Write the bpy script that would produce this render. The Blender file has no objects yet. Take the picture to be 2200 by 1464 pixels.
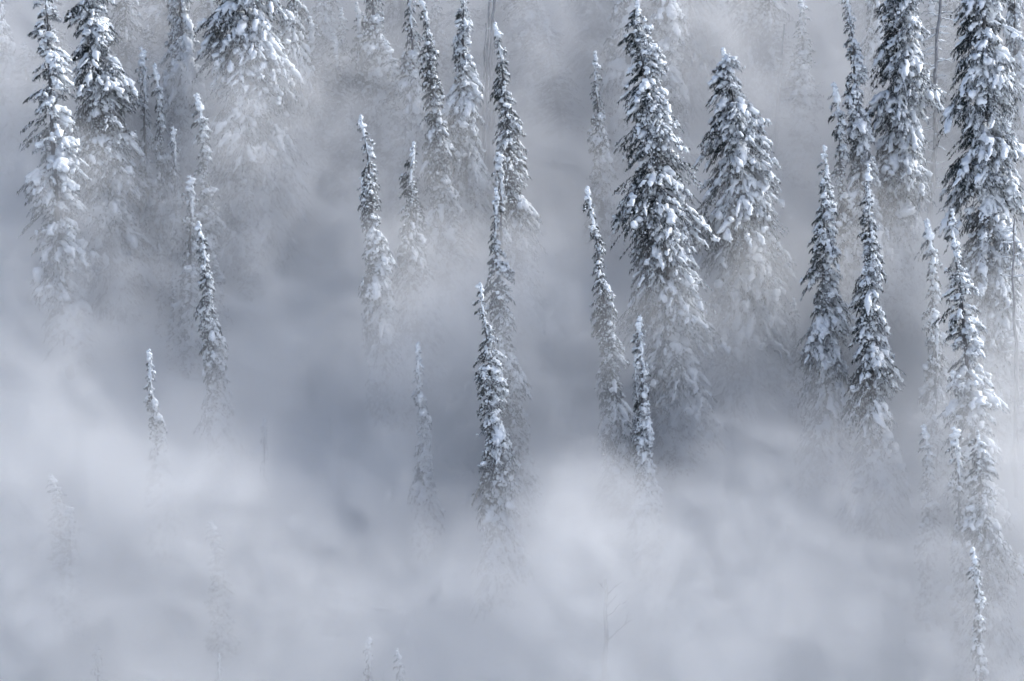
import bpy, math
import numpy as np
from mathutils import Vector, Matrix

# ------------------------------------------------------------------ camera
S = bpy.context.scene
LENS = 125.0
ROLL = math.radians(3.5)
SLOPE, Y_REF = 0.78, 275.0            # the hillside: z = SLOPE * (y - Y_REF)
RIGHT = np.array([math.cos(ROLL), 0, -math.sin(ROLL)])
UP = np.array([math.sin(ROLL), 0, math.cos(ROLL)])
FWD = np.array([0.0, 1.0, 0.0])
cd = bpy.data.cameras.new('camera')
cam = bpy.data.objects.new('camera', cd)
S.collection.objects.link(cam)
cam.matrix_world = Matrix(((RIGHT[0], UP[0], 0, 0), (0, 0, -1, 0), (RIGHT[2], UP[2], 0, 0), (0, 0, 0, 1)))
cd.lens, cd.sensor_width, cd.clip_start, cd.clip_end = LENS, 36.0, 0.5, 5000.0
S.camera = cam

# ------------------------------------------------------------------ sky, sun, exposure
SUN_AZ, SUN_EL = math.radians(70), math.radians(37)      # azimuth from +Y (into the picture) towards +X
W = bpy.data.worlds.new('World')
S.world = W
W.use_nodes = True
wn = W.node_tree
bg = wn.nodes['Background']
sky = wn.nodes.new('ShaderNodeTexSky')
sky.sky_type = 'NISHITA'
sky.sun_disc = False
sky.sun_elevation = SUN_EL
sky.sun_rotation = SUN_AZ
sky.altitude = 2000
sky.dust_density = 4.0
sky.ozone_density = 0.0
sky.air_density = 0.75
wn.links.new(sky.outputs[0], bg.inputs[0])
bg.inputs[1].default_value = 0.15
sd = bpy.data.lights.new('sun', 'SUN')
sd.energy, sd.angle, sd.color = 3.2, math.radians(9.0), (1.0, 0.992, 0.982)
sun = bpy.data.objects.new('sun', sd)
S.collection.objects.link(sun)
sv = Vector((math.cos(SUN_EL) * math.sin(SUN_AZ), math.cos(SUN_EL) * math.cos(SUN_AZ), math.sin(SUN_EL)))
sun.rotation_euler = sv.to_track_quat('Z', 'Y').to_euler()
S.view_settings.view_transform = 'Standard'
S.view_settings.look = 'None'
S.view_settings.gamma = 1
S.view_settings.use_curve_mapping = False
S.view_settings.exposure = 0.58
C = S.cycles
C.max_bounces, C.diffuse_bounces, C.glossy_bounces, C.transmission_bounces = 5, 2, 1, 1
C.volume_bounces = 3
C.transparent_max_bounces = 16
C.volume_step_rate = 7.0
C.volume_max_steps = 200
C.use_denoising = True
C.use_adaptive_sampling = True
C.adaptive_threshold = 0.06
C.adaptive_min_samples = 12
C.time_limit = 600
C.caustics_reflective = C.caustics_refractive = False

# ------------------------------------------------------------------ helpers
rng = np.random.default_rng(7)
COL = S.collection


def ray(px, py):
    k = 36.0 / LENS / 2200.0
    return FWD + RIGHT * ((px - 1100) * k) - UP * ((py - 732) * k)


def ground_point(px, py):
    d = ray(px, py)
    return d * (Y_REF * SLOPE / (SLOPE * d[1] - d[2]))


def terrain(x, y):
    """V-shaped valley: the far hillside rises from y = 195, the near one falls away from the camera."""
    far = SLOPE * (y - Y_REF)
    far = np.where(y > 430, SLOPE * (430 - Y_REF) + 150 * np.tanh((y - 430) * SLOPE / 150) * 0.6 + 0.0, far)
    near = -1.7 - 0.55 * y
    floor = np.full_like(y, -60.0)
    k = 6.0
    m = k * np.log(np.exp(np.clip(far / k, -60, 60)) + np.exp(np.clip(near / k, -60, 60)) + np.exp(floor / k))
    return m


def new_mesh(name, verts, faces, smooth=False, attr=None):
    """verts (N,3); faces: list of integer arrays (M,k)"""
    me = bpy.data.meshes.new(name)
    me.vertices.add(len(verts))
    me.vertices.foreach_set('co', np.ascontiguousarray(verts, np.float32).ravel())
    idx = np.concatenate([f.ravel() for f in faces]).astype(np.int32)
    tot = np.concatenate([np.full(len(f), f.shape[1], np.int32) for f in faces])
    start = np.concatenate([[0], np.cumsum(tot)[:-1]]).astype(np.int32)
    me.loops.add(len(idx))
    me.loops.foreach_set('vertex_index', idx)
    me.polygons.add(len(tot))
    me.polygons.foreach_set('loop_start', start)
    me.polygons.foreach_set('use_smooth', np.full(len(tot), smooth, bool))
    if attr is not None:
        a = me.attributes.new(attr[0], 'FLOAT', 'POINT')
        a.data.foreach_set('value', np.asarray(attr[1], np.float32))
    me.update(calc_edges=True)
    return me


def obj(name, me, parent=None, mat=None):
    o = bpy.data.objects.new(name, me)
    COL.objects.link(o)
    if parent is not None:
        o.parent = parent
    if mat is not None and not me.materials:
        me.materials.append(mat)
    return o


def material(name):
    m = bpy.data.materials.new(name)
    m.use_nodes = True
    nt = m.node_tree
    return m, nt, nt.nodes, nt.links, nt.nodes['Principled BSDF']


# ------------------------------------------------------------------ materials
def snow_material():
    m, nt, N, L, p = material('snow')
    tc = N.new('ShaderNodeTexCoord')
    n1 = N.new('ShaderNodeTexNoise'); n1.inputs['Scale'].default_value = 5.0; n1.inputs['Detail'].default_value = 5
    L.new(tc.outputs['Object'], n1.inputs['Vector'])
    cr = N.new('ShaderNodeValToRGB')
    cr.color_ramp.elements[0].position, cr.color_ramp.elements[0].color = 0.3, (0.735, 0.77, 0.80, 1)
    cr.color_ramp.elements[1].position, cr.color_ramp.elements[1].color = 0.65, (0.845, 0.88, 0.905, 1)
    L.new(n1.outputs[0], cr.inputs[0]); L.new(cr.outputs[0], p.inputs['Base Color'])
    b = N.new('ShaderNodeBump'); b.inputs['Strength'].default_value = 0.6; b.inputs['Distance'].default_value = 0.12
    L.new(n1.outputs[0], b.inputs['Height']); L.new(b.outputs[0], p.inputs['Normal'])
    p.inputs['Roughness'].default_value = 0.75
    p.inputs['Specular IOR Level'].default_value = 0.25
    return m


def needle_material():
    m, nt, N, L, p = material('needles')
    at = N.new('ShaderNodeAttribute'); at.attribute_name = 'frost'
    cr = N.new('ShaderNodeValToRGB')
    e = cr.color_ramp.elements
    e[0].position, e[0].color = 0.0, (0.020, 0.027, 0.028, 1)
    e[1].position, e[1].color = 1.0, (0.70, 0.73, 0.77, 1)
    x = e.new(0.5); x.color = (0.045, 0.056, 0.055, 1)
    x = e.new(0.62); x.color = (0.20, 0.22, 0.24, 1)
    L.new(at.outputs['Fac'], cr.inputs[0]); L.new(cr.outputs[0], p.inputs['Base Color'])
    p.inputs['Roughness'].default_value = 0.7
    p.inputs['Specular IOR Level'].default_value = 0.2
    return m


def bark_material():
    m, nt, N, L, p = material('bark')
    tc = N.new('ShaderNodeTexCoord')
    mp = N.new('ShaderNodeMapping'); mp.inputs['Scale'].default_value = (6, 6, 1.2)
    n1 = N.new('ShaderNodeTexNoise'); n1.inputs['Scale'].default_value = 2.0; n1.inputs['Detail'].default_value = 5
    L.new(tc.outputs['Object'], mp.inputs[0]); L.new(mp.outputs[0], n1.inputs['Vector'])
    cr = N.new('ShaderNodeValToRGB')
    cr.color_ramp.elements[0].position, cr.color_ramp.elements[0].color = 0.35, (0.042, 0.041, 0.042, 1)
    cr.color_ramp.elements[1].position, cr.color_ramp.elements[1].color = 0.7, (0.155, 0.158, 0.165, 1)
    L.new(n1.outputs[0], cr.inputs[0]); L.new(cr.outputs[0], p.inputs['Base Color'])
    b = N.new('ShaderNodeBump'); b.inputs['Strength'].default_value = 0.8; b.inputs['Distance'].default_value = 0.05
    L.new(n1.outputs[0], b.inputs['Height']); L.new(b.outputs[0], p.inputs['Normal'])
    p.inputs['Roughness'].default_value = 0.9
    return m


M_SNOW, M_NEEDLE, M_BARK = snow_material(), needle_material(), bark_material()
M_DEAD = bark_material()                       # weathered, rimed dead wood
M_DEAD.name = 'dead_wood'
_r = [n for n in M_DEAD.node_tree.nodes if n.type == 'VALTORGB'][0].color_ramp.elements
_r[0].color, _r[1].color = (0.12, 0.12, 0.125, 1), (0.42, 0.43, 0.45, 1)

# ------------------------------------------------------------------ ground
xs = np.concatenate([np.linspace(-2500, -120, 24), np.linspace(-110, 110, 111), np.linspace(120, 2500, 24)])
ys = np.concatenate([np.linspace(-2500, 180, 60), np.linspace(184, 350, 84), np.linspace(356, 2500, 50)])
gx, gy = np.meshgrid(xs, ys)
gz = terrain(gx, gy)
bump = sum(np.sin(gx * a + ph) * np.sin(gy * b + ph * 1.7) * s for a, b, ph, s in
           ((.11, .13, .4, .5), (.31, .27, 1.9, .25), (.63, .71, 3.1, .14), (.05, .04, 5.0, .6)))
gz = gz + np.where(np.abs(gx) < 112, bump, 0) * np.where(gy > 190, 1, 0)
gv = np.stack([gx, gy, gz], -1).reshape(-1, 3)
i = np.arange(len(ys) - 1)[:, None] * len(xs) + np.arange(len(xs) - 1)[None]
gf = np.stack([i, i + 1, i + 1 + len(xs), i + len(xs)], -1).reshape(-1, 4)
go = obj('ground', new_mesh('ground', gv, [gf], True), None, M_SNOW)
go['kind'] = 'structure'

# ------------------------------------------------------------------ trees
def unit(v):
    return v / np.maximum(np.linalg.norm(v, axis=-1, keepdims=True), 1e-9)


def tubes(P, R, sides, flat=1.0, up=None):
    """P (N,K,3) centre lines, R (N,K) radii -> verts, quads"""
    Nn, K, _ = P.shape
    T = unit(np.gradient(P, axis=1))
    ref = np.where(np.abs(T[..., 2:3]) > 0.9, np.array([1.0, 0, 0]), np.array([0, 0, 1.0]))
    A = unit(np.cross(T, ref)); B = np.cross(A, T)
    ang = np.arange(sides) * 2 * np.pi / sides
    V = P[:, :, None] + R[:, :, None, None] * (A[:, :, None] * np.cos(ang)[:, None] + B[:, :, None] * (np.sin(ang)[:, None] * flat))
    V = V
    base = (np.arange(Nn)[:, None, None] * K + np.arange(K - 1)[None, :, None]) * sides
    j = np.arange(sides)[None, None]; j2 = (j + 1) % sides
    F = np.stack([base + j, base + j2, base + sides + j2, base + sides + j], -1).reshape(-1, 4)
    return V.reshape(-1, 3), F


def ico():
    t = (1 + 5 ** .5) / 2
    v = unit(np.array([(-1, t, 0), (1, t, 0), (-1, -t, 0), (1, -t, 0), (0, -1, t), (0, 1, t), (0, -1, -t), (0, 1, -t), (t, 0, -1), (t, 0, 1), (-t, 0, -1), (-t, 0, 1)], float))
    f = [(0, 11, 5), (0, 5, 1), (0, 1, 7), (0, 7, 10), (0, 10, 11), (1, 5, 9), (5, 11, 4), (11, 10, 2), (10, 7, 6), (7, 1, 8), (3, 9, 4), (3, 4, 2), (3, 2, 6), (3, 6, 8), (3, 8, 9), (4, 9, 5), (2, 4, 11), (6, 2, 10), (8, 6, 7), (9, 8, 1)]
    v = list(map(tuple, v)); mid = {}; out = []
    def m(a, b):
        k = (min(a, b), max(a, b))
        if k not in mid:
            q = unit((np.array(v[a]) + np.array(v[b])) / 2); v.append(tuple(q)); mid[k] = len(v) - 1
        return mid[k]
    for a, b, c in f:
        ab, bc, ca = m(a, b), m(b, c), m(c, a)
        out += [(a, ab, ca), (b, bc, ab), (c, ca, bc), (ab, bc, ca)]
    return np.array(v), np.array(out)


ICO_V, ICO_F = ico()

# crown kinds: where the radius grows (exponent, plateau), whorl gap, boughs per whorl, droop, snow load, frost, gaps
KINDS = {
    'spire': dict(p=0.75, plateau=0.85, gap=0.36, per=9, droop=0.66, snow=0.80, frost=0.46, open=0.0),
    'dark': dict(p=0.75, plateau=0.85, gap=0.36, per=9, droop=0.60, snow=0.58, frost=0.34, open=0.0),
    'laden': dict(p=0.8, plateau=0.85, gap=0.40, per=9, droop=0.78, snow=1.10, frost=0.62, open=0.0),
    'broad': dict(p=0.55, plateau=0.42, gap=0.46, per=12, droop=0.52, snow=0.80, frost=0.46, open=0.03),
    'frosty': dict(p=0.55, plateau=0.40, gap=0.44, per=12, droop=0.62, snow=0.95, frost=0.58, open=0.03),
    'open': dict(p=0.6, plateau=0.45, gap=0.55, per=8, droop=0.42, snow=1.0, frost=0.66, open=0.22),
    'dim': dict(p=0.7, plateau=0.6, gap=0.40, per=7, droop=0.6, snow=0.3, frost=0.2, open=0.0),
}


def build_tree(kind, H, R, seed, detail=1.0, bend=0.0):
    """meshes of one snow-laden conifer of height H and crown radius R: trunk, crown, snow"""
    K = KINDS[kind]
    g = np.random.default_rng(seed)
    ph = g.uniform(0, 6.28, 8)

    def axis(z):
        t = z / H
        kink = 0.16 * np.sin(z * 0.8 + ph[6]) * np.clip((t - 0.72) / 0.28, 0, 1)
        return np.stack([R * 0.22 * np.sin(t * 3.1 + ph[0]) * t + kink, R * 0.15 * np.sin(t * 4.3 + ph[1]) * t, z], -1)

    def crown(t):                       # t: 0 at the tip, 1 at the foot
        r = np.minimum(1, t / K['plateau']) ** K['p']
        low = np.clip((t - 0.85) / 0.15, 0, 1)
        return R * np.maximum(0.04 + 0.96 * r, np.minimum(0.40, 0.10 + t * H * 0.30) / R) * (1 - 0.35 * low)

    # trunk
    zt = np.linspace(-0.8, H, 26)
    tv, tf = tubes(axis(zt)[None], (0.0105 * (H - zt) + 0.03)[None], 8)
    trunk = new_mesh('trunk', tv, [tf], True)

    # boughs
    gap = K['gap'] * (0.8 + 0.2 * R) / detail ** 0.5
    nw = int(H * 0.95 / gap)
    zw = H - np.linspace(0.02, 0.95, nw) ** 0.92 * H
    per = np.clip(np.round(K['per'] * np.clip(crown(1 - zw / H) / 0.55, 0.55, 1.25)).astype(int), 3, 15)
    zb = np.repeat(zw + g.uniform(-.25, .25, nw) * gap, per) + g.uniform(-.36, .36, per.sum()) * gap
    zb = np.clip(zb, 0.6, H - 0.12)
    az = g.uniform(0, 2 * np.pi, len(zb))
    zb = np.clip(zb + 0.4 * gap * np.sin(az + ph[5] + zb * 0.8), 0.6, H - 0.1)      # tiers tilt and interlock
    keep = g.random(len(zb)) > K['open']
    zb, az = zb[keep], az[keep]
    t = 1 - zb / H
    # irregular outline: lobes that vary with height and side
    lobe = 1 + 0.22 * np.sin(zb * 0.95 + ph[7] + 1.5 * np.sin(az + ph[0])) + 0.20 * np.sin(zb * 1.7 + 2 * np.cos(az) + ph[2]) + 0.16 * np.sin(zb * 0.63 + az * 2 + ph[3]) + 0.12 * np.sin(zb * 3.9 + az + ph[4])
    Lb = np.maximum(crown(t) * lobe * g.uniform(0.7, 1.2, len(zb)), 0.17)
    stray = (g.random(len(zb)) > 0.975) & (t > 0.2)
    Lb = np.where(stray, Lb * 1.3, Lb)
    side = np.cos(az) * 0.85 - np.sin(az) * 0.35          # +1 on the snow-plastered, sunny side
    dr = K['droop'] * (0.55 + 0.6 * np.clip(t * 1.6, 0, 1)) * g.uniform(0.7, 1.3, len(zb))
    n = len(zb)

    # twigs: the bough itself and side shoots
    def twig_lines(frac0, dang, lenf, sel):
        k = np.linspace(0, 1, 6)
        a = az[sel]; L = Lb[sel]; d = dr[sel]
        def bough(s, off=0):
            rad = L * s * (1 - 0.10 * d * s)
            z = zb[sel] - L * (d * 0.95 * s + d * 0.55 * s ** 2) + 0.06 * L * np.sin(s * 3.1)
            return np.stack([np.cos(a) * rad, np.sin(a) * rad, z - zb[sel]], -1)
        o = axis(zb[sel])
        if lenf is None:
            pts = np.stack([bough(s) for s in k], 1)
        else:
            st = bough(frac0)
            a2 = a + dang
            ll = L * lenf
            dv = np.stack([np.cos(a2), np.sin(a2), -d * 1.0], -1)
            pts = st[:, None] + (k[None, :, None] * ll[:, None, None]) * dv[:, None]
            pts[..., 2] -= (k ** 2)[None] * (ll * 0.35)[:, None]
        return o[:, None] + pts

    allsel = np.arange(n)
    big = allsel[Lb > 0.55]
    L_all = [twig_lines(0, 0, None, allsel)]; S_all = [side]; BK = [np.sin(az)]; LEN = [Lb]; DN = [t]
    for f0, sg in ((0.35, 1), (0.45, -1), (0.68, 1), (0.72, -1)):
        sel = big[g.random(len(big)) < 0.85]
        if not len(sel):
            continue
        lf = g.uniform(0.28, 0.5, len(sel)) * (1.15 - 0.5 * f0)
        L_all.append(twig_lines(f0 + g.uniform(-.08, .08), sg * g.uniform(0.5, 1.0, len(sel)), lf, sel))
        S_all.append(side[sel]); BK.append(np.sin(az[sel])); LEN.append(Lb[sel] * lf); DN.append(t[sel])
    P = np.concatenate(L_all); SD = np.concatenate(S_all); TL = np.concatenate(LEN); DN = np.concatenate(DN); BK = np.concatenate(BK)
    m = len(P)

    # needle sprays hanging along every twig
    q = max(6, int(9 * detail))
    cnt = np.clip((TL * 26 * detail).astype(int), 10, 52)
    ti = np.repeat(np.arange(m), cnt)
    s = g.uniform(0.08, 1.0, len(ti)) ** 0.8
    fi = s * 5; i0 = np.minimum(fi.astype(int), 4); w = (fi - i0)[:, None]
    pos = P[ti, i0] * (1 - w) + P[ti, i0 + 1] * w
    tan = unit(P[ti, i0 + 1] - P[ti, i0])
    lat = unit(np.cross(tan, [0, 0, 1.0])) * g.choice([-1, 1], len(ti))[:, None]
    dirn = unit(tan * g.uniform(0.3, 1.0, (len(ti), 1)) + lat * g.uniform(0.1, 1.0, (len(ti), 1)) + np.array([0, 0, -1.0]) * g.uniform(0.1, 1.1, (len(ti), 1)))
    ln = g.uniform(0.14, 0.36, len(ti)) * np.clip(0.62 + TL[ti] * 0.45, 0.62, 1.0)
    wd = ln * g.uniform(0.16, 0.30, len(ti))
    ax = unit(np.cross(dirn, unit(g.normal(size=(len(ti), 3)))))
    pos = pos + g.normal(size=pos.shape) * 0.03
    a0 = pos + ax * wd[:, None] * .62; a1 = pos + dirn * ln[:, None]; a2 = pos - ax * wd[:, None] * .62
    fv = np.stack([a0, a1, a2], 1).reshape(-1, 3)
    ff = np.arange(len(ti) * 3).reshape(-1, 3)
    fr = g.random(len(ti)) * 0.5
    frosted = g.random(len(ti)) < K['frost'] * np.clip(0.75 + 0.55 * SD[ti], 0.15, 1.3)
    fr = np.where(frosted, g.uniform(0.6, 1.0, len(ti)), fr)
    crown_me = new_mesh('crown', fv, [ff], False, ('frost', np.repeat(fr, 3)))

    # snow: pillows lying along the twigs, thickest on the sunny side
    chance = K['snow'] * np.clip(0.62 + 0.38 * SD, 0.12, 1.1)
    patch = 0.75 + 0.5 * np.sin(P[:, 0, 2] * 0.9 + ph[5]) * np.sin(P[:, 0, 2] * 0.37 + ph[6])
    sel = np.where(g.random(m) < chance * patch * np.where(BK > 0.45, 0.45, 1.0))[0]     # lee side carries less
    sel = np.concatenate([sel, sel[TL[sel] > 1.25]])               # long twigs carry two pillows
    k = len(sel)
    s0 = g.uniform(0.05, 0.55, k); s1 = np.clip(s0 + np.minimum(g.uniform(0.4, 0.9, k), 1.1 / TL[sel]), 0, 1.02)
    kk = np.linspace(0, 1, 6)
    sp = s0[:, None] + (s1 - s0)[:, None] * kk
    fi = np.clip(sp, 0, 1) * 5; i0 = np.minimum(fi.astype(int), 4); w = (fi - i0)[..., None]
    SP = P[sel[:, None], i0] * (1 - w) + P[sel[:, None], i0 + 1] * w
    rmax = np.clip(0.045 + 0.10 * TL[sel] ** 0.75, 0.055, 0.24) * g.uniform(0.6, 1.5, k) * (0.8 + 0.3 * K['snow']) * (0.85 + 0.35 * DN[sel])
    prof = np.sin(np.pi * np.clip(kk * 0.9 + 0.05, 0, 1)) ** 0.4
    RR = rmax[:, None] * prof * (1 + g.uniform(-.42, .42, (k, 6)))
    RR[:, 0] = rmax * 0.12; RR[:, -1] = rmax * 0.2
    SP = SP + np.array([0, 0, 1.0]) * (rmax * 0.45)[:, None, None] + g.normal(size=SP.shape) * (rmax * 0.28)[:, None, None]
    v1, f1 = tubes(SP, RR, 5, 0.8)
    v1 = v1 + g.normal(size=v1.shape) * np.repeat(RR.ravel(), 5)[:, None] * 0.15
    # lumps at the ends and forks
    ch2 = 0.09 * K['snow'] * np.clip(0.6 + 0.5 * SD, 0.1, 1.1)
    sel = np.where(g.random(m) < ch2)[0]
    k = len(sel)
    s = g.uniform(0.35, 0.85, k)
    fi = s * 5; i0 = np.minimum(fi.astype(int), 4); w = (fi - i0)[:, None]
    c = P[sel, i0] * (1 - w) + P[sel, i0 + 1] * w
    rr = np.clip(0.08 + 0.13 * TL[sel] ** 0.6, 0.08, 0.30) * g.uniform(0.5, 1.5, k) * (0.75 + 0.35 * K['snow']) * (0.75 + 0.55 * DN[sel])
    # the tip carries its own caps
    zc = H - np.array([0.0, 0.25, 0.55, 0.9])
    c = np.concatenate([c, axis(zc) + g.normal(size=(4, 3)) * 0.05]); rr = np.concatenate([rr, [0.13, 0.17, 0.2, 0.22]]); k += 4
    D = ICO_V[None] * (1 + 0.22 * np.sin(ICO_V[None] @ g.normal(size=(k, 3, 1)) * 2.2 + g.uniform(0, 6, (k, 1, 1))) + 0.12 * np.sin(ICO_V[None] @ g.normal(size=(k, 3, 1)) * 4.5))
    sc = g.uniform(0.75, 1.25, (k, 1, 3)); sc[..., 2] *= 0.9
    v2 = (c + np.array([0, 0, 0.35]) * rr[:, None])[:, None] + D * sc * rr[:, None, None]
    f2 = (np.arange(k)[:, None, None] * len(ICO_V) + ICO_F[None]).reshape(-1, 3) + len(v1)
    # rime packed onto the leader
    zl = H - np.linspace(-0.12, min(3.6, H * 0.22), 16)
    rl = np.interp(np.arange(16), [0, 1, 8, 15], [0.02, 0.06, 0.10, 0.05]) * g.uniform(0.5, 1.6, 16)
    PL = axis(np.minimum(zl, H + 0.12)) + np.array([0.05, -0.03, 0]) + g.normal(size=(16, 3)) * 0.03
    v4, f4 = tubes(PL[None], rl[None], 8)
    v4 = v4 + g.normal(size=v4.shape) * np.repeat(rl, 8)[:, None] * 0.16
    f4 = f4 + len(v1); f2 = f2 + len(v4); v1 = np.concatenate([v1, v4]); f1 = np.concatenate([f1, f4])
    # crumbs of snow caught in the sprays
    cn = int(m * 2.4 * K['snow'])
    ci = g.integers(0, m, cn)
    ci = ci[g.random(cn) < np.clip(0.6 + 0.45 * SD[ci], 0.1, 1.0)]
    cn = len(ci)
    fi = g.uniform(0.1, 1.0, cn) * 5; i0 = np.minimum(fi.astype(int), 4); w = (fi - i0)[:, None]
    cc = P[ci, i0] * (1 - w) + P[ci, i0 + 1] * w + g.normal(size=(cn, 3)) * (0.05 + 0.07 * TL[ci])[:, None]
    OV = np.array([(1, 0, 0), (0, 1, 0), (-1, 0, 0), (0, -1, 0), (0, 0, 1), (0, 0, -1)], float)
    OF = np.array([(0, 1, 4), (1, 2, 4), (2, 3, 4), (3, 0, 4), (1, 0, 5), (2, 1, 5), (3, 2, 5), (0, 3, 5)])
    v3 = cc[:, None] + OV[None] * (g.uniform(0.035, 0.10, (cn, 1, 1)) * g.uniform(0.6, 1.5, (cn, 6, 1)))
    f3 = (np.arange(cn)[:, None, None] * 6 + OF[None]).reshape(-1, 3) + len(v1) + k * len(ICO_V)
    snow_me = new_mesh('snow', np.concatenate([v1, v2.reshape(-1, 3), v3.reshape(-1, 3)]), [f1, f2, f3], True)
    return dict(trunk=trunk, crown=crown_me, snow=snow_me, H=H, R=R, tris=len(ff) + len(f1) * 2 + len(f2) + len(f3) + len(tf) * 2)


TOTAL = [0]


def place(meshes, name, tip, base, label, group, category='tree', spin=0.0, width=None, dy=0.0):
    """stand a tree on the hillside so that its foot and tip are seen at the two picture points"""
    b = ground_point(*base)
    d = ray(*tip)
    tp = d * ((b[1] + dy) / d[1])
    ax = tp - b
    h = np.linalg.norm(ax)
    z = ax / h
    y = unit(np.cross(z, [1.0, 0, 0])); x = np.cross(y, z)
    cs, sn = math.cos(spin), math.sin(spin)
    x, y = x * cs + y * sn, y * cs - x * sn
    e = bpy.data.objects.new(name, None)
    COL.objects.link(e)
    e.empty_display_size = 0.5
    sx = h / meshes['H'] if width is None else (width * 0.5 * b[1] * 36 / LENS / 2200) / meshes['R']
    e.matrix_world = Matrix(((x[0] * sx, y[0] * sx, z[0] * h / meshes['H'], b[0]), (x[1] * sx, y[1] * sx, z[1] * h / meshes['H'], b[1]),
                             (x[2] * sx, y[2] * sx, z[2] * h / meshes['H'], b[2]), (0, 0, 0, 1)))
    e['label'], e['category'] = label, category
    if group:
        e['group'] = group
    obj('trunk', meshes['trunk'], e, M_BARK)
    obj('crown', meshes['crown'], e, M_NEEDLE)
    o = obj('snow', meshes['snow'], e, M_SNOW)
    o['kind'] = 'stuff'
    return e


NAME = {'spire': 'fir_tree', 'dark': 'fir_tree', 'laden': 'fir_tree', 'broad': 'spruce_tree', 'frosty': 'spruce_tree', 'open': 'spruce_tree'}
# own: (kind, tip, foot, crown width in picture points, label)
OWN = [
    ('open', (78, -70), (150, 800), 150, 'snow-coated open spruce with bare gaps at its trunk, farthest left of the sharp trees'),
    ('broad', (165, -130), (265, 680), 165, 'dense dark spruce with drooping snowy arms just behind the open leftmost spruce'),
    ('frosty', (515, -260), (545, 560), 225, 'very wide grey spruce high on the misty slope, widest of the upper group'),
    ('spire', (438, 478), (478, 1010), 72, 'slim speckled fir, sharpest of the slim trees in the left third'),
    ('spire', (770, 250), (845, 920), 82, 'leaning slender fir left of centre with a shorter spire against its left flank'),
    ('dark', (875, 310), (905, 830), 112, 'dark-flecked fir standing just right of the leaning slender one'),
    ('dark', (903, -15), (968, 680), 85, 'dark upper fir with a long snow-striped flank, running out of the top edge'),
    ('laden', (985, -70), (1020, 600), 105, 'pale heavily snow-plastered fir in front of the grey dead poles'),
    ('dark', (1057, 52), (1135, 740), 95, 'tall dark-tipped leaning fir just right of the grey dead poles'),
    ('dark', (1060, 410), (1115, 1130), 92, 'tall dark fir in mid-picture standing behind the brighter snow-topped spire'),
    ('spire', (1028, 612), (1085, 1300), 100, 'bright snow-topped spire at mid-picture fading into thick mist at its skirt'),
    ('dark', (1272, 403), (1340, 1120), 75, 'needle-thin leaning fir to the left of the largest dark spruce'),
    ('broad', (1375, 0), (1462, 1000), 190, 'largest dark spruce with snow-padded boughs, right of the centre'),
    ('frosty', (1565, 105), (1605, 840), 235, 'pyramid-topped spruce dissolving into mist, right of the largest dark spruce'),
    ('spire', (1755, 318), (1788, 1030), 125, 'stout conical fir with dark underside, left one of the sharp pair on the right'),
    ('spire', (1855, 358), (1890, 1150), 112, 'snow-draped conical fir with big lower pillows, right one of the sharp pair'),
    ('laden', (1830, -30), (1866, 760), 92, 'lumpy snow-plastered fir rising above the sharp pair on the right'),
    ('frosty', (1930, -260), (1930, 700), 150, 'dense grey spruce column left of the twiggy dead pole, upper right'),
    ('frosty', (2095, -260), (2125, 980), 195, 'massive snow-loaded spruce of the upper right corner'),
    ('open', (2040, 455), (2120, 1300), 130, 'open-branched frosty spruce with visible trunk, lower right'),
    ('spire', (2090, 1180), (2122, 1760), 52, 'thin dark speckled spire at the bottom right edge'),
    ('laden', (1372, 680), (1400, 1260), 65, 'snow-crusted slim fir below the largest dark spruce'),
]
for n_, (kind, tip, base, wpx, label) in enumerate(OWN):
    b = ground_point(*base)
    d = ray(*tip)
    h = float(np.linalg.norm(d * (b[1] / d[1]) - b))
    r = wpx * 0.5 * b[1] * 36 / LENS / 2200 * (0.80 if kind in ('broad', 'open', 'frosty') else 1.08)
    ms = build_tree(kind, h, r, 100 + n_)
    TOTAL[0] += ms['tris']
    place(ms, NAME[kind], tip, base, label, None)

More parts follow.
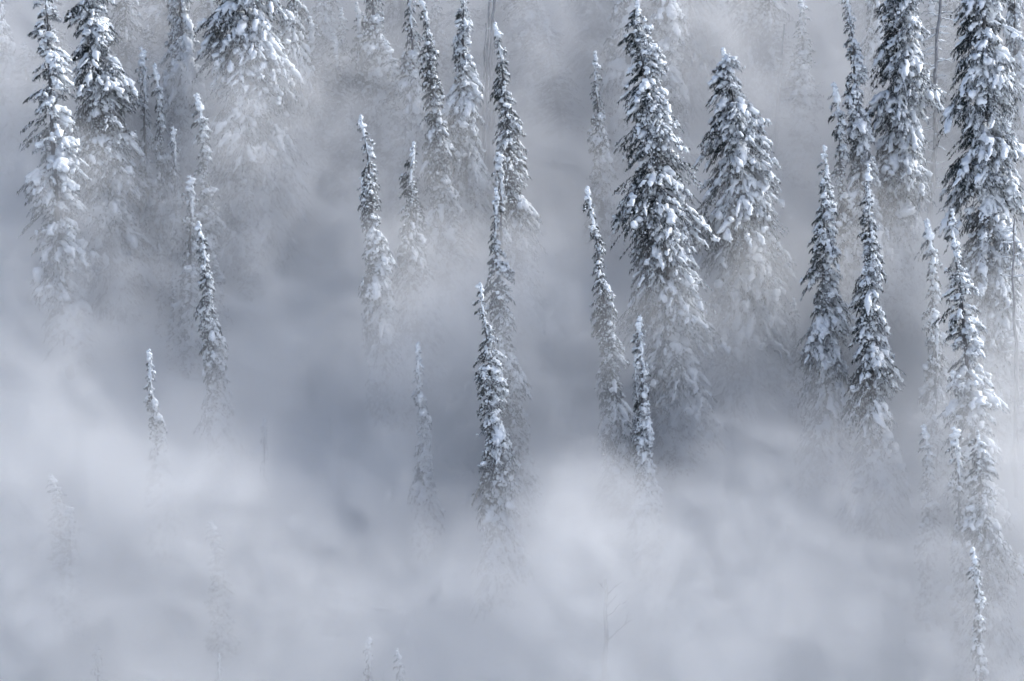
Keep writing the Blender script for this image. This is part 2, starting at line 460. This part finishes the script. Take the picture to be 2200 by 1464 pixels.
# shared kinds for the veiled trees: (kind, H, R) prototypes
PRO = {
    'spire': [build_tree('spire', 14, 0.85, 900, 0.8), build_tree('laden', 14, 0.85, 901, 0.8)],
    'laden': [build_tree('laden', 17, 1.3, 902, 0.8), build_tree('spire', 17, 1.3, 903, 0.8)],
    'broad': [build_tree('broad', 22, 2.2, 904, 0.7), build_tree('laden', 22, 2.2, 905, 0.7)],
}
TOTAL[0] += sum(m_['tris'] for v_ in PRO.values() for m_ in v_)
G1, G2, G3 = 'veiled firs high on the slope', 'faint firs inside the mist', 'slim firs among the sharp trees'
VEILED = [
    ('laden', (2, -60), (25, 380), 60, 'faint fir cut by the left picture edge', G1),
    ('spire', (300, 105), (328, 620), 46, 'pale thin spire, left one of two twins below the upper left spruces', G1),
    ('spire', (335, 140), (355, 640), 44, 'pale thin spire, right one of two twins below the upper left spruces', G1),
    ('spire', (370, 275), (386, 680), 38, 'small thin spire between the twin spires and the taller slim fir', G1),
    ('spire', (425, 205), (455, 720), 58, 'slim greyish fir under the wide grey spruces on the left', G1),
    ('broad', (370, -190), (395, 470), 150, 'hazy wide spruce directly left of the widest grey spruce', G1),
    ('broad', (630, -120), (645, 440), 90, 'hazy spruce showing behind the right flank of the widest grey spruce', G1),
    ('spire', (403, 380), (415, 800), 55, 'pale slim fir with its tip just left of the slim speckled fir', G3),
    ('spire', (343, 525), (347, 720), 22, 'tiny ghostly spire left of the pale slim fir', G2),
    ('spire', (370, 590), (374, 800), 30, 'faint little spire touching the foot of the pale slim fir', G2),
    ('laden', (322, 752), (356, 1190), 60, 'white snow-caked little spire alone in the mist, lower left', G2),
    ('spire', (565, 900), (572, 1110), 26, 'barely visible short spire right of the white lone spire', G2),
    ('spire', (113, 1020), (142, 1310), 55, 'ghostly tall fir in the thick mist of the lower left', G2),
    ('spire', (140, 1090), (165, 1370), 60, 'second ghostly fir just right of the tall one, lower left', G2),
    ('spire', (455, 1120), (475, 1400), 52, 'ghostly fir drowned in bright mist below the slim speckled fir', G2),
    ('spire', (205, 1385), (214, 1640), 44, 'small fir tip poking up at the bottom edge, far left', G2),
    ('laden', (472, 1405), (480, 1700), 34, 'tiny fir tip at the bottom edge below the drowned fir', G2),
    ('laden', (735, 20), (745, 370), 60, 'ghostly fir high up, left of the pale medium fir', G1),
    ('spire', (771, 110), (778, 360), 34, 'thin ghostly spire in front of the pale medium fir', G1),
    ('laden', (798, -130), (815, 430), 88, 'pale medium fir cut by the top edge, left of the upper dark firs', G1),
    ('spire', (832, 90), (866, 480), 62, 'dark slim fir whose tip overlaps the pale medium fir', G3),
    ('laden', (882, -60), (892, 520), 78, 'snowy fir half hidden behind the dark upper fir', G3),
    ('spire', (778, 382), (822, 900), 48, 'short side spire rising from the leaning slender fir', G3),
    ('spire', (1067, 330), (1092, 820), 50, 'slim fir squeezed in front of the tall dark-tipped fir', G3),
    ('laden', (901, 737), (916, 1190), 56, 'isolated small spire in the mist left of the bright snow-topped spire', G2),
    ('laden', (1282, 115), (1295, 560), 58, 'pale frosted spire high up, left of the largest dark spruce', G1),
    ('laden', (1340, -320), (1350, 360), 100, 'hazy snowy fir behind the tip of the largest spruce, left side', G1),
    ('laden', (1432, -320), (1425, 370), 100, 'hazy snowy fir behind the tip of the largest spruce, right side', G1),
    ('broad', (1475, -260), (1490, 260), 120, 'dim spruce far up between the two pointed spruces', G1),
    ('laden', (1366, 762), (1385, 1200), 44, 'thin twin spire left of the snow-crusted slim fir', G3),
    ('spire', (1448, 925), (1452, 1060), 22, 'tiny ghostly sapling right of the snow-crusted slim fir', G2),
    ('laden', (1722, -10), (1726, 400), 78, 'ghostly plastered fir beside the limbed dead pole, upper right', G1),
    ('spire', (1793, 182), (1824, 780), 56, 'slim speckled spire between the conical pair and the lumpy fir', G3),
    ('broad', (1870, -200), (1880, 400), 90, 'dim spruce behind the lumpy snow-plastered fir', G1),
    ('spire', (1996, 475), (2012, 1100), 58, 'frosty slim fir under the twiggy dead pole', G3),
    ('spire', (2003, 665), (2022, 1160), 46, 'slim dark-flecked spire in front of the open frosty spruce', G3),
    ('spire', (1987, 915), (1994, 1340), 50, 'short frosty spire, leftmost of the lower right cluster', G3),
    ('spire', (2046, 920), (2085, 1450), 62, 'frosty spire in the middle of the lower right cluster', G3),
    ('broad', (2115, 930), (2130, 1480), 125, 'pale drooping spruce rising from mist, low on the right', G2),
    ('broad', (2168, -160), (2185, 520), 110, 'hazy spruce behind the massive upper right spruce', G1),
    ('laden', (2150, 420), (2165, 920), 100, 'snowy fir under the right flank of the massive spruce', G3),
    ('spire', (788, 1370), (794, 1700), 36, 'fir tip fading in at the bottom edge, centre left, taller of two', G2),
    ('spire', (855, 1395), (860, 1720), 36, 'fir tip fading in at the bottom edge, centre left, shorter of two', G2),
    ('spire', (2199, 1385), (2204, 1700), 30, 'fir tip cut by the lower right corner', G2),
    ('spire', (1705, 640), (1710, 900), 30, 'tiny ghostly spire left of the stout conical fir', G2),
    ('laden', (535, 400), (540, 640), 40, 'ghost of a small fir beneath the widest grey spruce', G2),
    ('broad', (700, -100), (705, 300), 90, 'dim spruce far up between the wide spruces and the pale medium fir', G1),
    ('laden', (1150, -120), (1155, 250), 70, 'dim fir far up right of the dark-tipped fir', G1),
    ('laden', (1620, -150), (1625, 220), 80, 'dim fir far up behind the pyramid-topped spruce', G1),
]
for n_, (kind, tip, base, wpx, label, grp) in enumerate(VEILED):
    p = PRO[kind][n_ % 2]
    place(p, 'spruce_tree' if kind == 'broad' else 'fir_tree', tip, base, label, grp, width=wpx * (0.85 if kind == 'broad' else 1.15), spin=(n_ * 0.61) % 0.9 - 0.45)

DIM = [build_tree('dim', 16, 1.5, 950, 0.6), build_tree('dim', 20, 2.0, 951, 0.6), build_tree('dim', 13, 1.0, 952, 0.6)]
TOTAL[0] += sum(m_['tris'] for m_ in DIM)
g = np.random.default_rng(21)
REFS = [(85, 'the open leftmost spruce'), (215, 'the dense drooping spruce of the left group'), (385, 'the hazy wide spruce'), (530, 'the widest grey spruce'),
        (740, 'the ghostly fir beside the pale medium fir'), (810, 'the pale medium fir'), (920, 'the dark upper fir'), (1000, 'the pale plastered fir'),
        (1090, 'the dark-tipped leaning fir'), (1285, 'the pale frosted spire'), (1390, 'the largest dark spruce'), (1570, 'the pyramid-topped spruce'),
        (1725, 'the ghostly plastered fir'), (1845, 'the lumpy plastered fir'), (1930, 'the dense grey column spruce'), (2100, 'the massive corner spruce')]
seen_labels = set()
for n_ in range(48):
    px = -40 + 2280 * ((n_ * 0.618 + 0.13) % 1.0)
    py = g.uniform(60, 420)
    hpx = g.uniform(240, 470)
    ref = min(REFS, key=lambda q: abs(q[0] - px + 15))
    where = 'behind' if abs(ref[0] - px + 15) < 35 else ('left of' if px - 15 < ref[0] else 'right of')
    size = 'tall' if hpx > 400 else ('short' if hpx < 310 else 'middling')
    lab = f'{size} dim fir in the mist {where} {ref[1]}'
    if lab in seen_labels:
        continue
    seen_labels.add(lab)
    place(DIM[n_ % 3], 'fir_tree', (px - 25, py - hpx), (px, py), lab,
          'dim firs far up the slope', width=g.uniform(60, 125), spin=g.uniform(-.5, .5))


# ------------------------------------------------------------------ dead poles
def snag(tip, base, rad, label, limbs, seed, group=None, snowy=True):
    g = np.random.default_rng(seed)
    b = ground_point(*base)
    d = ray(*tip)
    tp = d * (b[1] / d[1])
    h = float(np.linalg.norm(tp - b))
    z = (tp - b) / h
    y = unit(np.cross(z, [1.0, 0, 0])); x = np.cross(y, z)
    e = bpy.data.objects.new('dead_tree', None)
    COL.objects.link(e)
    e.matrix_world = Matrix(((x[0], y[0], z[0], b[0]), (x[1], y[1], z[1], b[1]), (x[2], y[2], z[2], b[2]), (0, 0, 0, 1)))
    e['label'], e['category'] = label, 'dead tree'
    if group:
        e['group'] = group
    zt = np.linspace(-0.8, h, 30)
    wob = np.stack([0.10 * np.sin(zt * 0.5 + seed) + 0.05 * np.sin(zt * 1.9), 0.08 * np.sin(zt * 0.7 + 1), zt], -1)
    v, f = tubes(wob[None], np.maximum(1.25 * rad * (1.1 - 0.75 * zt / h), 0.03)[None] * (1 + 0.12 * g.uniform(-1, 1, (1, 30))), 8)
    obj('trunk', new_mesh('trunk', v, [f], True), e, M_DEAD)
    sn = []
    for (t, a, ln, rise, r) in limbs:
        k = np.linspace(0, 1, 8)
        o = np.array([np.interp(t * h, zt, wob[:, 0]), np.interp(t * h, zt, wob[:, 1]), t * h])
        P = o + np.stack([math.cos(a) * ln * k, math.sin(a) * ln * k, ln * (rise * k - 0.25 * abs(rise) * k ** 2)], -1)
        P[1:] += g.normal(size=(7, 3)) * 0.04 * min(1, ln)
        v, f = tubes(P[None], (r * (1 - 0.8 * k))[None], 6)
        vs, fs = [v], [f]
        for q in range(int(1 + ln * 1.5)):
            i0 = int(g.integers(2, 7)); l2 = ln * g.uniform(0.12, 0.3)
            a2 = a + g.choice([-1, 1]) * g.uniform(0.4, 1.0)
            P2 = P[i0] + np.stack([math.cos(a2) * l2 * k, math.sin(a2) * l2 * k, l2 * (rise + 0.3) * k], -1)
            v, f = tubes(P2[None], (r * 0.4 * (1 - 0.8 * k))[None], 5)
            fs.append(f + sum(map(len, vs))); vs.append(v)
        br = obj('branch', new_mesh('branch', np.concatenate(vs), [np.concatenate(fs)], True), e, M_DEAD)
        if snowy:
            rs = r * g.uniform(0.8, 1.5) * np.sin(np.pi * np.clip(k, 0.04, 0.95)) ** 0.5
            v, f = tubes((P + np.array([0, 0, r * 0.7]))[None], rs[None], 6)
            so = obj('snow', new_mesh('snow', v, [f], True), br, M_SNOW)
    return e


g = np.random.default_rng(5)
def twigs(n, t0, t1, lo, hi, r):
    return [(g.uniform(t0, t1), g.choice([0, math.pi]) + g.uniform(-.8, .8), g.uniform(lo, hi), g.uniform(-.35, .35), r) for _ in range(n)]
snag((1064, -160), (1050, 460), 0.20, 'grey dead pole, right and thickest of the three behind the dark-tipped fir', twigs(20, .3, .98, .25, .7, .05), 11)
snag((1051, -160), (1046, 440), 0.13, 'grey dead pole, middle one of the three behind the dark-tipped fir', twigs(8, .3, .95, .15, .4, .025), 12)
snag((1041, 50), (1040, 440), 0.11, 'short grey dead pole, left one of the three behind the dark-tipped fir', twigs(8, .4, .95, .15, .45, .025), 13)
snag((1682, 52), (1662, 420), 0.16, 'ghostly dead tree with long level limbs, upper right',
     [(.62, 0.15, 3.6, .16, .07), (.45, 0.1, 4.2, .02, .06), (.72, 3.0, 1.2, .2, .05), (.55, 2.9, 1.0, -.2, .05), (.3, .2, 2.2, .1, .05)] + twigs(14, .4, .97, .4, 1.1, .045), 14)
snag((2022, -80), (1995, 600), 0.20, 'twiggy snow-dusted dead pole left of the massive upper right spruce', twigs(60, .25, .99, .5, 1.5, .06), 15)
snag((2178, 470), (2184, 1060), 0.14, 'dark dead pole with short twigs at the right picture edge', twigs(36, .2, .97, .4, 1.5, .05), 16)
snag((1297, 1245), (1304, 1500), 0.17, 'bare forked dead tree drowned in mist at the bottom centre',
     [(.66, 0.1, 1.6, 1.1, .06), (.76, .5, 1.2, 1.0, .05), (.86, 0.2, 1.2, 1.0, .05), (.60, 3.0, 1.1, .6, .05), (.45, .3, 2.0, 1.1, .08), (.90, 2.8, .7, 1.2, .04)], 17, snowy=False)

# ------------------------------------------------------------------ mist hugging the hillside
DENS = 0.13
# banks and thin spots: (picture point on the slope, half-width m, half-depth m, extra thickness m)
BANKS = [
    (80, 700, 8, 10, 4),
    (260, 620, 4, 5, 3),
    (350, 560, 3.5, 5, -4),
    (545, 540, 6, 6, 4),
    (130, 1400, 8, 12, 3.5),
    (470, 1360, 6, 8, 4),
    (330, 1010, 3, 5, -3),
    (600, 1080, 9, 8, -2.5),
    (430, 900, 4, 6, -2),
    (930, 1260, 8, 8, -2),
    (840, 780, 5, 5, 2),
    (1000, 1000, 6, 6, 3),
    (680, 560, 5, 7, 2.5),
    (1070, 1200, 4, 5, -2.5),
    (1300, 1450, 6, 8, 5),
    (1140, 960, 11, 9, 4),
    (1395, 1190, 3, 6, -6),
    (1500, 950, 5, 5, 3),
    (1600, 760, 6, 6, 4),
    (1650, 1400, 9, 8, 1),
    (1830, 1060, 4, 6, -5),
    (1670, 110, 6, 5, -3),
    (650, 110, 5, 5, -2),
    (1270, 480, 3, 6, -3),
    (2100, 1250, 6, 10, 2),
    (2020, 850, 7, 7, 5),
]


def mist_material():
    m = bpy.data.materials.new('mist')
    m.use_nodes = True
    N, L = m.node_tree.nodes, m.node_tree.links
    N.remove(N['Principled BSDF'])
    pv = N.new('ShaderNodeVolumePrincipled')
    pv.inputs['Color'].default_value = (0.966, 0.969, 0.969, 1)
    pv.inputs['Anisotropy'].default_value = 0.25
    pv.inputs['Density'].default_value = DENS
    L.new(pv.outputs[0], N['Material Output'].inputs['Volume'])
    return m


M_MIST = mist_material()
TH = math.atan(SLOPE)


def mist_nodes(x0, x1, y0, y1, top, vox):
    """fog grid in the hillside's own frame: x across, y up the slope, z away from it"""
    nt = bpy.data.node_groups.new('mist', 'GeometryNodeTree')
    nt.interface.new_socket('Geometry', in_out='OUTPUT', socket_type='NodeSocketGeometry')
    N, L = nt.nodes, nt.links
    out = N.new('NodeGroupOutput')
    pos = N.new('GeometryNodeInputPosition')
    sep = N.new('ShaderNodeSeparateXYZ'); L.new(pos.outputs[0], sep.inputs[0])

    def M(op, a, b=None, clamp=False):
        n = N.new('ShaderNodeMath'); n.operation = op; n.use_clamp = clamp
        for k, q in enumerate((a, b)):
            if isinstance(q, (int, float)):
                n.inputs[k].default_value = q
            elif q is not None:
                L.new(q, n.inputs[k])
        return n.outputs[0]

    drift = N.new('ShaderNodeCombineXYZ')                    # wisps drawn out along a slanting drift
    L.new(M('ADD', M('MULTIPLY', sep.outputs[0], 0.50), M('MULTIPLY', sep.outputs[1], -0.38)), drift.inputs[0])
    L.new(M('ADD', M('MULTIPLY', sep.outputs[0], 0.85), M('MULTIPLY', sep.outputs[1], 0.80)), drift.inputs[1])
    L.new(sep.outputs[2], drift.inputs[2])

    def noise(scale, detail, off, rough=0.5, dist=0.0, stretch=(1, 1, 1)):
        a = N.new('ShaderNodeVectorMath'); a.operation = 'MULTIPLY_ADD'
        a.inputs[1].default_value = stretch; a.inputs[2].default_value = off
        L.new(drift.outputs[0], a.inputs[0])
        n = N.new('ShaderNodeTexNoise'); n.inputs['Scale'].default_value = scale; n.inputs['Detail'].default_value = detail
        n.inputs['Roughness'].default_value = rough; n.inputs['Distortion'].default_value = dist
        L.new(a.outputs[0], n.inputs['Vector'])
        return M('SUBTRACT', n.outputs[0], 0.5)

    x, y, z = sep.outputs
    h = M('DIVIDE', z, math.cos(TH))                        # height above the hillside
    big = noise(0.05, 1, (13, 5, 2), stretch=(1, .7, 1.2))
    mid = noise(0.12, 4, (3, 41, 7), rough=0.55, dist=0.9)
    fine = noise(0.26, 4, (31, 4, 17), rough=0.62, dist=1.8, stretch=(1, .65, 1.2))
    low = M('DIVIDE', M('SUBTRACT', -17.0, y), 28.0, True)   # deeper towards the valley
    high = M('DIVIDE', M('SUBTRACT', y, 3.0), 18.0, True)    # and again in the trees higher up
    T = M('ADD', 19.9, M('MULTIPLY', low, 2.0))
    T = M('ADD', T, M('MULTIPLY', high, 2.5))
    T = M('ADD', T, M('MULTIPLY', big, 7.0))
    T = M('ADD', T, M('MULTIPLY', mid, 10.0))
    for (px, py, sx, sy, dT) in BANKS:
        c = ground_point(px, py)
        gx = M('DIVIDE', M('SUBTRACT', x, float(c[0])), sx)
        gy = M('DIVIDE', M('SUBTRACT', y, float(c[1] - Y_REF) / math.cos(TH)), sy)
        r2 = M('ADD', M('MULTIPLY', gx, gx), M('MULTIPLY', gy, gy))
        T = M('ADD', T, M('MULTIPLY', M('EXPONENT', M('MULTIPLY', r2, -1.0)), dT))
    T = M('ADD', T, M('MULTIPLY', fine, 13.0))
    T = M('MAXIMUM', T, 2.0)
    edge = M('DIVIDE', M('SUBTRACT', T, h), 11.0, True)       # soft top
    edge = M('MULTIPLY', edge, edge)
    dens = M('MULTIPLY', edge, M('MAXIMUM', M('ADD', M('ADD', 1.0, M('MULTIPLY', mid, 1.1)), M('MULTIPLY', fine, 3.2)), 0.05))
    dens = M('ADD', dens, 0.002)                             # thin air everywhere in the box
    vc = N.new('GeometryNodeVolumeCube')
    L.new(dens, vc.inputs['Density'])
    vc.inputs['Min'].default_value = (x0, y0, -3)
    vc.inputs['Max'].default_value = (x1, y1, top)
    for k, n in zip('XYZ', (x1 - x0, y1 - y0, top + 3)):
        vc.inputs['Resolution ' + k].default_value = int(n / vox)
    sm = N.new('GeometryNodeSetMaterial'); sm.inputs['Material'].default_value = M_MIST
    L.new(vc.outputs[0], sm.inputs[0])
    L.new(sm.outputs[0], out.inputs[0])
    return nt


x0, x1, y0, y1, top = -66, 72, -66, 76, 25
mv = np.array([(x, y, z) for z in (-3, top) for (x, y) in ((x0, y0), (x1, y0), (x1, y1), (x0, y1))], float)
mf = np.array([(0, 3, 2, 1), (4, 5, 6, 7), (0, 1, 5, 4), (1, 2, 6, 5), (2, 3, 7, 6), (3, 0, 4, 7)])
mo = obj('mist', new_mesh('mist', mv, [mf]), None, M_MIST)
mo.location = (0, Y_REF, 0)
mo.rotation_euler = (TH, 0, 0)
mo['kind'] = 'stuff'
mo['label'], mo['category'] = 'pale drifting mist lying on the forested hillside', 'mist'
md = mo.modifiers.new('mist', 'NODES')
md.node_group = mist_nodes(x0, x1, y0, y1, top, 0.75)
print('TRIS', TOTAL[0])
